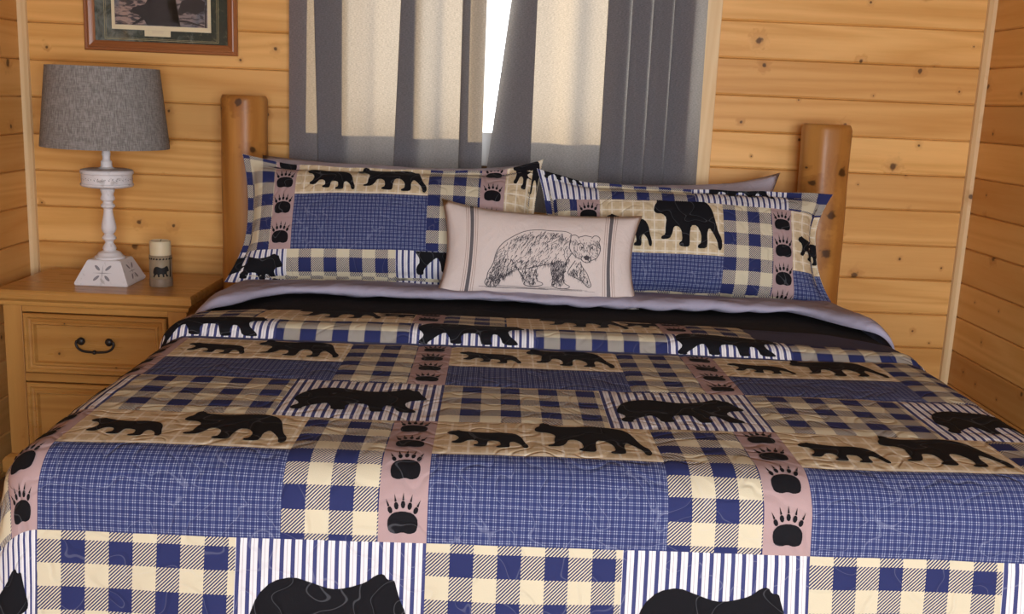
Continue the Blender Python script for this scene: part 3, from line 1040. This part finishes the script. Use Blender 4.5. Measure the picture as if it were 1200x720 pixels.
for y, x0, x1 in ((622, 235, 690), (626, 262, 600), (617, 300, 520), (620, 470, 660), (618, 560, 640), (624, 380, 640)):
    ribbon([(x0, y), ((x0+x1)/2, y+1), (x1, y-2)], 1.6, 1.0)
strokes.append(('fill', [(636,477),(650,470),(664,477),(657,490),(644,490)]))
for ex, ey in ((629, 440), (670, 438)):
    strokes.append(('fill', [(ex+5*math.cos(i*PI/4), ey+4*math.sin(i*PI/4)) for i in range(8)]))
vs_, fs, uv_ = [], [], []
def addv(p):
    a, b = cm(p)
    q, n = normal_at(SM, a, b)
    vs_.append(q+n*.0011); uv_.append((a, b))
    return len(vs_)-1
for st_ in strokes:
    if st_[0] == 'fill':
        fs.append([addv(p) for p in st_[1]][::-1]); continue
    pts, w0, w1 = st_
    if len(pts) > 3:
        pts = catmull(pts, 4)
    prev = None
    for i, p in enumerate(pts):
        a = pts[max(0, i-1)]; b = pts[min(len(pts)-1, i+1)]
        dx, dy = b[0]-a[0], b[1]-a[1]
        L_ = math.hypot(dx, dy) or 1
        ww = (w0+(w1-w0)*i/(len(pts)-1))/2
        l, r_ = addv((p[0]-dy/L_*ww, p[1]+dx/L_*ww)), addv((p[0]+dy/L_*ww, p[1]-dx/L_*ww))
        if prev:
            fs.append((prev[0], l, r_, prev[1]))
        prev = (l, r_)
bp = cloth_mesh('bear_print', vs_, fs, uv_, uv_, M_ink, lum)
bp['label'] = 'charcoal pen sketch of a walking bear'

# ================================================================== NIGHTSTAND
NX0, NX1, NY0, NY1, NZ = -1.676, -1.064, -.492, -.085, .736
ns = empty('nightstand', ((NX0+NX1)/2, (NY0+NY1)/2, 0), math.radians(-1.2))
tag(ns, 'honey pine nightstand with panelled drawers and black iron pulls', 'nightstand')
NO = Vector(((NX0+NX1)/2, (NY0+NY1)/2, 0))
def nchild(name, bm, mat, parent=ns, smooth=False, auto=None):
    for v in bm.verts:
        v.co -= NO
    return obj(name, bm, mat, parent, smooth, auto)
# moulded top
bm = bmesh.new()
def ring_slab(bm, layers):
    prev = None
    for e, z in layers:
        v = [bm.verts.new(p) for p in ((NX0-e, NY0-e, z), (NX1+e, NY0-e, z), (NX1+e, NY1+.002, z), (NX0-e, NY1+.002, z))]
        if prev:
            for i in range(4):
                bm.faces.new((prev[i], prev[(i+1) % 4], v[(i+1) % 4], v[i]))
        else:
            bm.faces.new(v[::-1])
        prev = v
    bm.faces.new(prev)
ring_slab(bm, [(.004, .681), (.008, .683), (.010, .690), (.010, .696), (.014, .700), (.022, .706), (.024, .708), (.024, .724), (.022, .731), (.017, NZ)])
nchild('top', bm, M_night)
nchild('body', box(NX0+.004, NX1-.004, NY0+.022, NY1, .16, .681), M_nightz)
for x0, x1 in ((NX0, NX0+.062), (NX1-.062, NX1)):
    nchild('stile', box(x0, x1, NY0, NY0+.0215, .16, .6805, bev=.002), M_nightz)
for z0, z1 in ((.660, .6805), (.420, .448), (.160, .185)):
    nchild('rail', box(NX0+.0625, NX1-.0625, NY0+.001, NY0+.0215, z0, z1, bev=.0015), M_night)
def drawer(z0, z1):
    x0, x1 = NX0+.067, NX1-.067
    d = empty('drawer', ((x0+x1)/2-NO.x, NY0-NO.y, (z0+z1)/2)); d.parent = ns
    off = Vector(((x0+x1)/2, NY0, (z0+z1)/2))
    def dch(name, bm, mat, smooth=False, auto=None):
        for v in bm.verts: v.co -= off
        return obj(name, bm, mat, d, smooth, auto)
    # moulded front : rings stepping in
    bm = bmesh.new()
    lay = [(0, NY0+.0205), (0, NY0-.006), (.004, NY0-.010), (.012, NY0-.010), (.017, NY0-.005), (.024, NY0-.003), (.029, NY0-.008), (.035, NY0-.008), (.040, NY0+.004)]
    prev = None
    for e, y in lay:
        v = [bm.verts.new(p) for p in ((x0+e, y, z0+e), (x1-e, y, z0+e), (x1-e, y, z1-e), (x0+e, y, z1-e))]
        if prev:
            for i in range(4): bm.faces.new((prev[i], prev[(i+1) % 4], v[(i+1) % 4], v[i]))
        else: bm.faces.new(v[::-1])
        prev = v
    bm.faces.new(prev)
    dch('drawer_front', bm, M_night)
    zc = (z0+z1)/2+.006; xc = (x0+x1)/2; yf = NY0+.004
    bm = bmesh.new()
    for sx in (-.047, .047):
        m4 = Matrix.Translation((xc+sx, yf-.012, zc+.008)) @ Matrix.Diagonal((1, .75, 1, 1))
        bmesh.ops.create_uvsphere(bm, u_segments=18, v_segments=12, radius=.0135, matrix=m4)
        tube(bm, [(xc+sx, yf, zc+.008), (xc+sx, yf-.012, zc+.008)], .007, 10)
    pts = [(xc-.060, yf-.014, zc+.010), (xc-.063, yf-.015, zc), (xc-.058, yf-.016, zc-.013), (xc-.042, yf-.018, zc-.023), (xc-.02, yf-.019, zc-.026), (xc, yf-.02, zc-.0265), (xc+.02, yf-.019, zc-.026), (xc+.042, yf-.018, zc-.023), (xc+.058, yf-.016, zc-.013), (xc+.063, yf-.015, zc), (xc+.060, yf-.014, zc+.010)]
    tube(bm, catmull(pts, 4), .0042, 10)
    bmesh.ops.create_uvsphere(bm, u_segments=12, v_segments=8, radius=.0075, matrix=Matrix.Translation((xc, yf-.02, zc-.0265)))
    p = dch('drawer_pull', bm, M_iron, True)
    p['label'] = 'black iron bail pull'
drawer(.452, .656)
drawer(.189, .416)
# plinth
bm = bmesh.new()
ring_slab(bm, [(.002, .095), (.020, .097), (.022, .102), (.022, .140), (.016, .150), (.010, .154), (.002, .1598)])
nchild('plinth', bm, M_night)
for x0, x1, y0, y1 in ((NX0-.018, NX0+.06, NY0-.018, NY0+.05), (NX1-.06, NX1+.018, NY0-.018, NY0+.05), (NX0-.018, NX0+.06, NY1-.07, NY1), (NX1-.06, NX1+.018, NY1-.07, NY1)):
    nchild('foot', box(x0, x1, y0, y1, 0, .0948, bev=.006), M_nightz)

# ================================================================== TABLE LAMP
lamp = empty('table_lamp', (-1.388, -.305, NZ+.001))
tag(lamp, 'table lamp with grey fabric drum shade and whitewashed turned base', 'table lamp')
t = NT('grey_linen_shade')
co = t.node('ShaderNodeTexCoord').outputs['Object']
ps = t.node('ShaderNodeVectorMath', {0: co, 1: (1, 1, .06)}, operation='MULTIPLY').outputs[0]
n1 = t.noise(ps, 420, 3)
n2 = t.noise(t.node('ShaderNodeVectorMath', {0: co, 1: (.1, .1, 1)}, operation='MULTIPLY').outputs[0], 520, 2)
wv = t.math('ADD', t.math('MULTIPLY', n1, .65), t.math('MULTIPLY', n2, .35))
c = t.mix(t.ss(wv, .36, .66), (.165, .155, .148), (.34, .325, .31))
t.bump(wv, .3, .002)
M_shade = t.fin(c, .9, .1)
t = NT('whitewashed_wood')
co = t.node('ShaderNodeTexCoord').outputs['Object']
n1 = t.noise(co, 40, 4, .5)
M_wash = t.fin(t.mix(t.ss(n1, .58, .78), (.74, .72, .74), (.42, .39, .38)), .5, .4)
M_carve = plain('grey_carving', (.30, .29, .32), .7, .2, .3, 150)
zb = NZ+.001
prof_s = [(.207, 1.203-zb), (.2075, 1.206-zb), (.181, 1.466-zb), (.1805, 1.469-zb), (.1785, 1.469-zb), (.1785, 1.466-zb), (.2045, 1.206-zb), (.2045, 1.203-zb), (.207, 1.203-zb)]
sh_ = obj('shade', lathe(prof_s, 64, cap=False), M_shade, lamp, True, .7)
bm = bmesh.new()      # spider holding the shade
for a in (0, 2*PI/3, 4*PI/3):
    tube(bm, [(0, 0, 1.445-zb), (.178*math.cos(a), .178*math.sin(a), 1.455-zb)], .002, 6)
tube(bm, [(0, 0, 1.26-zb), (0, 0, 1.45-zb)], .004, 8)
obj('shade_spider', bm, M_iron, sh_)
bulb = lathe([(.012, 1.245-zb), (.014, 1.27-zb), (.026, 1.30-zb), (.031, 1.33-zb), (.022, 1.357-zb), (.004, 1.366-zb)], 20)
obj('bulb', bulb, plain('frosted_bulb', (.8, .8, .78), .3, .4, .02), lamp, True)
def L(px):  # column heights measured from the photograph's 175..302 span, in metres above the base block
    return (.822-zb)+(302-px)*(1.205-.822)/(302-172)
stem = [(.012, L(168)), (.012, L(176)), (.014, L(178)), (.0145, L(181)), (.012, L(184)), (.013, L(187)), (.018, L(189)), (.0185, L(193)), (.020, L(195)), (.030, L(197))]
obj('neck', lathe(stem[::-1], 28), M_wash, lamp, True, .6)
drum = [(.030, L(220)), (.062, L(219)), (.082, L(217.5)), (.0865, L(216)), (.0865, L(214.5)), (.083, L(213.5)), (.083, L(203.5)), (.0865, L(202.5)), (.0865, L(200)), (.084, L(198.5)), (.070, L(197.3)), (.030, L(197))]
dr = obj('drum', lathe(drum, 56), M_wash, lamp, True, .5)
# carved vine band round the drum
vs_, fs = [], []
zc = L(208.5); rad = .0836
def wrap(poly):
    i0 = len(vs_)
    for a, z in poly:
        vs_.append((rad*math.cos(a), rad*math.sin(a), zc+z))
    fs.append(tuple(range(i0, len(vs_))))
for k in range(44):
    a = 2*PI*k/44
    sg = 1 if k % 2 else -1
    if k % 4 == 3:
        wrap([(a+.020*math.cos(i*PI/3), .0022*math.sin(i*PI/3)) for i in range(6)])
    else:
        wrap([(a-.035, -.001*sg), (a, .0045*sg), (a+.03, .004*sg), (a+.012, .0005*sg)])
        wrap([(a+.02, -.004*sg), (a+.05, -.0012*sg), (a+.045, -.0048*sg)])
me = bpy.data.meshes.new('carved_band'); me.from_pydata(vs_, [], fs)
link('carved_band', me, M_carve, dr)
col = [(.022, L(220)), (.024, L(222)), (.0195, L(227)), (.021, L(229)), (.0235, L(231)), (.0235, L(233)), (.016, L(235.5)), (.0165, L(237)), (.0235, L(239.5)), (.0235, L(241.5)), (.0145, L(244)), (.0155, L(248)), (.019, L(255)), (.0235, L(262)), (.0250, L(267)), (.021, L(271)), (.0145, L(273.5)), (.018, L(275)), (.0235, L(277.5)), (.0235, L(279)), (.014, L(282)), (.0135, L(284)), (.021, L(288)), (.0235, L(291)), (.020, L(292.5)), (.024, L(293.5)), (.036, L(295)), (.040, L(297)), (.043, L(298.5)), (.050, L(300)), (.050, L(302.2))]
obj('turned_column', lathe(col[::-1], 36), M_wash, lamp, True, .6)
bm = bmesh.new()
hb, ht, H0, H1 = .090, .0575, .0, .822-zb
rings = []
for h_, z in ((hb-.002, 0), (hb, .004), (hb, .010), (ht, H1-.004), (ht-.004, H1)):
    rings.append([bm.verts.new((sx*h_, sy*h_, z)) for sx, sy in ((-1, -1), (1, -1), (1, 1), (-1, 1))])
for a, b in zip(rings, rings[1:]):
    for i in range(4): bm.faces.new((a[i], a[(i+1) % 4], b[(i+1) % 4], b[i]))
bm.faces.new(rings[0][::-1]); bm.faces.new(rings[-1])
base = obj('base_block', bm, M_wash, lamp)
# leaf and cross motif on each face
def face_pt(side, u, v, out=.0006):
    h_ = hb+(ht-hb)*(v-.010)/(H1-.014)
    p = Vector((u, -h_-out, v+out*.4))
    return Matrix.Rotation(side*PI/2, 3, 'Z') @ p
for side in range(4):
    vs_, fs = [], []
    def addp(poly):
        i0 = len(vs_)
        vs_.extend(tuple(face_pt(side, *p)) for p in poly); fs.append(tuple(range(i0, len(vs_))))
    c0 = .043
    addp([(-.034, c0), (0, c0-.0011), (.034, c0), (0, c0+.0011)])
    addp([(0, c0-.031), (.0011, c0), (0, c0+.031), (-.0011, c0)])
    for sx in (-1, 1):
        for sz in (-1, 1):
            pl = []
            for i in range(10):
                a = i*2*PI/10
                u0, v0 = .0125*math.cos(a), .0048*math.sin(a)
                cs, sn = math.cos(.72), math.sin(.72)
                pl.append((sx*(.0185+u0*cs-v0*sn), c0+sz*(.0165+u0*sn+v0*cs)))
            addp(pl)
    me = bpy.data.meshes.new('leaf_motif'); me.from_pydata(vs_, [], fs)
    link('leaf_motif', me, M_carve, base)

# ================================================================== CANDLE
can = empty('candle', (-1.203, -.335, NZ+.001))
tag(can, 'cream pillar candle with a black bear band beside the lamp', 'candle')
M_wax = plain('cream_wax', (.70, .60, .40), .45, .4, .1, 20)
M_wax.node_tree.nodes['Principled BSDF'].inputs['Subsurface Weight'].default_value = .2
M_wax.node_tree.nodes['Principled BSDF'].inputs['Subsurface Radius'].default_value = (.02, .012, .006)
M_band = plain('tan_candle_wrap', (.33, .26, .17), .5, .4, .3, 40)
M_base = plain('candle_base', (.27, .20, .14), .5, .4, .3, 60)
obj('wax', lathe([(.034, .002), (.0355, .01), (.0355, .148), (.035, .155), (.031, .158), (.026, .150), (.012, .146), (.001, .1455)], 36), M_wax, can, True, .8)
obj('wick', tube(bmesh.new(), [(0, 0, .144), (.001, 0, .155), (.004, .001, .161)], .0011, 6), M_iron, can)
wrapo = obj('wrap', lathe([(.0362, .027), (.0378, .0285), (.0378, .108), (.0362, .1085)], 40, cap=False), M_band, can, True)
obj('base_ring', lathe([(.0, 0), (.0385, 0), (.0395, .003), (.0395, .024), (.0375, .028), (.030, .028)], 40, cap=False), M_base, can, True, .6)
vs_, fs = [], []
def band_poly(polys):
    bm = bmesh.new()
    for pl in polys:
        bm.faces.new([bm.verts.new((x_, y_, 0)) for x_, y_ in pl])
    bmesh.ops.triangulate(bm, faces=bm.faces[:], ngon_method='EAR_CLIP')
    for k in range(-60, 60):
        bmesh.ops.bisect_plane(bm, geom=bm.verts[:]+bm.edges[:]+bm.faces[:], plane_co=(k*.006, 0, 0), plane_no=(1, 0, 0))
    bm.verts.index_update()
    i0 = len(vs_)
    for v in bm.verts:
        a = v.co.x/.0381
        vs_.append((.0383*math.cos(a), .0383*math.sin(a), v.co.y))
    for f in bm.faces: fs.append(tuple(i0+v.index for v in f.verts))
    bm.free()
c0 = -(PI/2-.28)*.0381
band_poly(bear(STANDS, c0-.026, .034, .056, 1.15))
band_poly(bear(BIG, c0+.09, .034, .055, 1.1))
for k in range(22):
    x_ = k*.0109
    band_poly([[(x_, .096), (x_+.004, .094), (x_+.009, .097), (x_+.005, .101)]])
band_poly([[(c0+.033, .034), (c0+.039, .034), (c0+.0375, .107), (c0+.0345, .107)]])
me = bpy.data.meshes.new('bear_band'); me.from_pydata(vs_, [], fs)
link('bear_band', me, plain('candle_print', (.012, .011, .011), .6, .3, .2), can)

# ================================================================== FRAMED PICTURE
PX0, PX1, PZ0, PZ1 = -1.558, -1.010, 1.532, 1.95
pic = empty('framed_picture', ((PX0+PX1)/2, -.006, PZ0))
tag(pic, 'cherry framed wildlife print in a green marbled mat above the lamp', 'picture')
PO = Vector(((PX0+PX1)/2, -.006, PZ0))
FWD = .036
def frame_bar(p0, p1, mat):
    """mitred moulding bar from outer corner p0 to p1 (x,z), inside to the left"""
    prof = [(0, 0), (0, -.016), (.004, -.020), (.011, -.019), (.013, -.016), (.017, -.017), (.026, -.013), (.030, -.012), (FWD, -.008), (FWD, 0)]
    d = Vector((p1[0]-p0[0], p1[1]-p0[1])).normalized()
    nrm = Vector((-d.y, d.x))
    bm = bmesh.new()
    ends = []
    for p, s in ((p0, 1), (p1, -1)):
        ends.append([bm.verts.new((p[0]+nrm.x*i_+d.x*s*i_, y_, p[1]+nrm.y*i_+d.y*s*i_)) for i_, y_ in prof])
    n = len(prof)
    for i in range(n):
        bm.faces.new((ends[0][i], ends[0][(i+1) % n], ends[1][(i+1) % n], ends[1][i]))
    bm.faces.new(ends[0]); bm.faces.new(ends[1])
    for v in bm.verts: v.co += Vector((-PO.x, 0, -PO.z))
    return obj('frame_bar', bm, mat, pic)
C4 = [(PX0, PZ0), (PX1, PZ0), (PX1, PZ1), (PX0, PZ1)]
for i in range(4):
    frame_bar(C4[i], C4[(i+1) % 4], M_frame if i % 2 == 0 else M_framez)
def pch(name, x0, x1, z0, z1, y0, y1, mat):
    return obj(name, box(x0-PO.x, x1-PO.x, y0, y1, z0-PO.z, z1-PO.z), mat, pic)
t = NT('green_marbled_mat')
co = t.node('ShaderNodeTexCoord').outputs['Object']
n1 = t.noise(co, 14, 6, 1.4, .65)
n2 = t.noise(co, 60, 4, .6)
sx_ = t.sep(co)[0]
lite = t.math('ADD', n1, t.math('MULTIPLY', sx_, -.75))
c = t.mix(t.ss(lite, .42, .80), (.018, .030, .022), (.18, .20, .175))
c = t.mix(t.math('MULTIPLY', t.ss(n2, .56, .7), .45), c, (.16, .15, .09))
M_mat = t.fin(c, .8, .2)
M_ivory = plain('ivory_mat', (.80, .70, .47), .8, .2, .04)
M_gold = plain('gold_line', (.42, .36, .17), .5, .5, .1)
t = NT('wildlife_print')
co = t.node('ShaderNodeTexCoord').outputs['Object']
n1 = t.noise(co, 11, 5, .8)
n2 = t.noise(t.node('ShaderNodeVectorMath', {0: co, 1: (1, 1, 3)}, operation='MULTIPLY').outputs[0], 28, 4, .8)
zz = t.sep(co)[2]
c = t.mix(t.ss(n1, .35, .6), (.13, .14, .17), (.36, .26, .23))
c = t.mix(t.ss(n2, .47, .60), c, (.04, .04, .05))
M_print = t.fin(c, .5, .3)
M_dark = plain('print_dark', (.022, .021, .026), .5, .3, .3, 40)
ix0, ix1, iz0, iz1 = PX0+FWD, PX1-FWD, PZ0+FWD, PZ1-FWD
pch('mat_board', ix0-.004, ix1+.004, iz0-.004, iz1+.004, -.004, -.001, M_mat)
bx0, bx1, bz0, bz1 = -1.462, -1.106, 1.610, PZ1-.09
pch('ivory_border', bx0, bx1, bz0, bz1, -.0052, -.0042, M_ivory)
pch('caption_plate', -1.345, -1.252, bz0-.021, bz0-.0002, -.0052, -.0042, M_ivory)
pr = pch('print', bx0+.012, bx1-.012, bz0+.016, bz1-.012, -.0060, -.0054, M_print)
def decal(polys, y_, mat, name, par):
    bm = bmesh.new()
    for pl in polys:
        bm.faces.new([bm.verts.new((x_-PO.x, y_, z_-PO.z)) for x_, z_ in pl])
    bmesh.ops.triangulate(bm, faces=bm.faces[:])
    return obj(name, bm, mat, par)
zp = bz0+.016
decal([[(-1.335, zp+.002), (-1.26, zp+.001), (-1.215, zp+.001), (-1.245, zp+.03), (-1.262, zp+.07), (-1.25, zp+.14), (-1.25, zp+.22), (-1.31, zp+.22), (-1.315, zp+.12), (-1.34, zp+.075), (-1.385, zp+.06), (-1.395, zp+.045), (-1.365, zp+.036), (-1.345, zp+.02)],
       [(-1.345, zp+.02), (-1.385, zp+.001), (-1.39, zp+.003), (-1.352, zp+.03)],
       [(-1.25, zp+.018), (-1.19, zp+.016), (-1.13, zp+.002), (-1.128, zp+.006), (-1.19, zp+.023), (-1.25, zp+.026)],
       [(-1.225, zp+.045), (-1.215, zp+.04), (-1.19, zp+.055), (-1.16, zp+.045), (-1.13, zp+.06), (-1.125, zp+.09), (-1.16, zp+.11), (-1.21, zp+.09)],
       [(-1.128, zp+.001), (-1.122, zp+.001), (-1.1215, zp+.09), (-1.126, zp+.07)]], -.0062, M_dark, 'print_shapes', pr)
# thin gilt line round the mat opening
def ring_line(x0, x1, z0, z1, w_):
    return [[(x0, z0), (x1, z0), (x1, z0+w_), (x0, z0+w_)], [(x0, z1-w_), (x1, z1-w_), (x1, z1), (x0, z1)], [(x0, z0), (x0+w_, z0), (x0+w_, z1), (x0, z1)], [(x1-w_, z0), (x1, z0), (x1, z1), (x1-w_, z1)]]
decal(ring_line(bx0-.027, bx1+.027, bz0-.036, bz1+.03, .0016)+ring_line(bx0-.021, bx1+.021, bz0-.031, bz1+.024, .001), -.0043, M_gold, 'gilt_line', pic)
decal([[(-1.318+k*.0052, bz0-.004), (-1.314+k*.0052, bz0-.004), (-1.314+k*.0052, bz0-.0015), (-1.318+k*.0052, bz0-.0015)] for k in range(8)]
      + [[(-1.318+k*.0052, bz0-.0095), (-1.3145+k*.0052, bz0-.0095), (-1.3145+k*.0052, bz0-.0075), (-1.318+k*.0052, bz0-.0075)] for k in range(8)], -.0054, plain('faint_caption', (.62, .50, .36), .8, .2, .05), 'caption_text', pic)
tp = NT('picture_glass')
mx = tp.node('ShaderNodeMixShader', {0: .02})
tr = tp.node('ShaderNodeBsdfTransparent'); gl = tp.node('ShaderNodeBsdfGlossy')
gl.inputs['Roughness'].default_value = .05
tp.t.links.new(tr.outputs[0], mx.inputs[1]); tp.t.links.new(gl.outputs[0], mx.inputs[2]); tp.t.links.new(mx.outputs[0], tp.out.inputs[0])
pch('glass', ix0-.002, ix1+.002, iz0-.002, iz1+.002, -.0076, -.0068, tp.m)
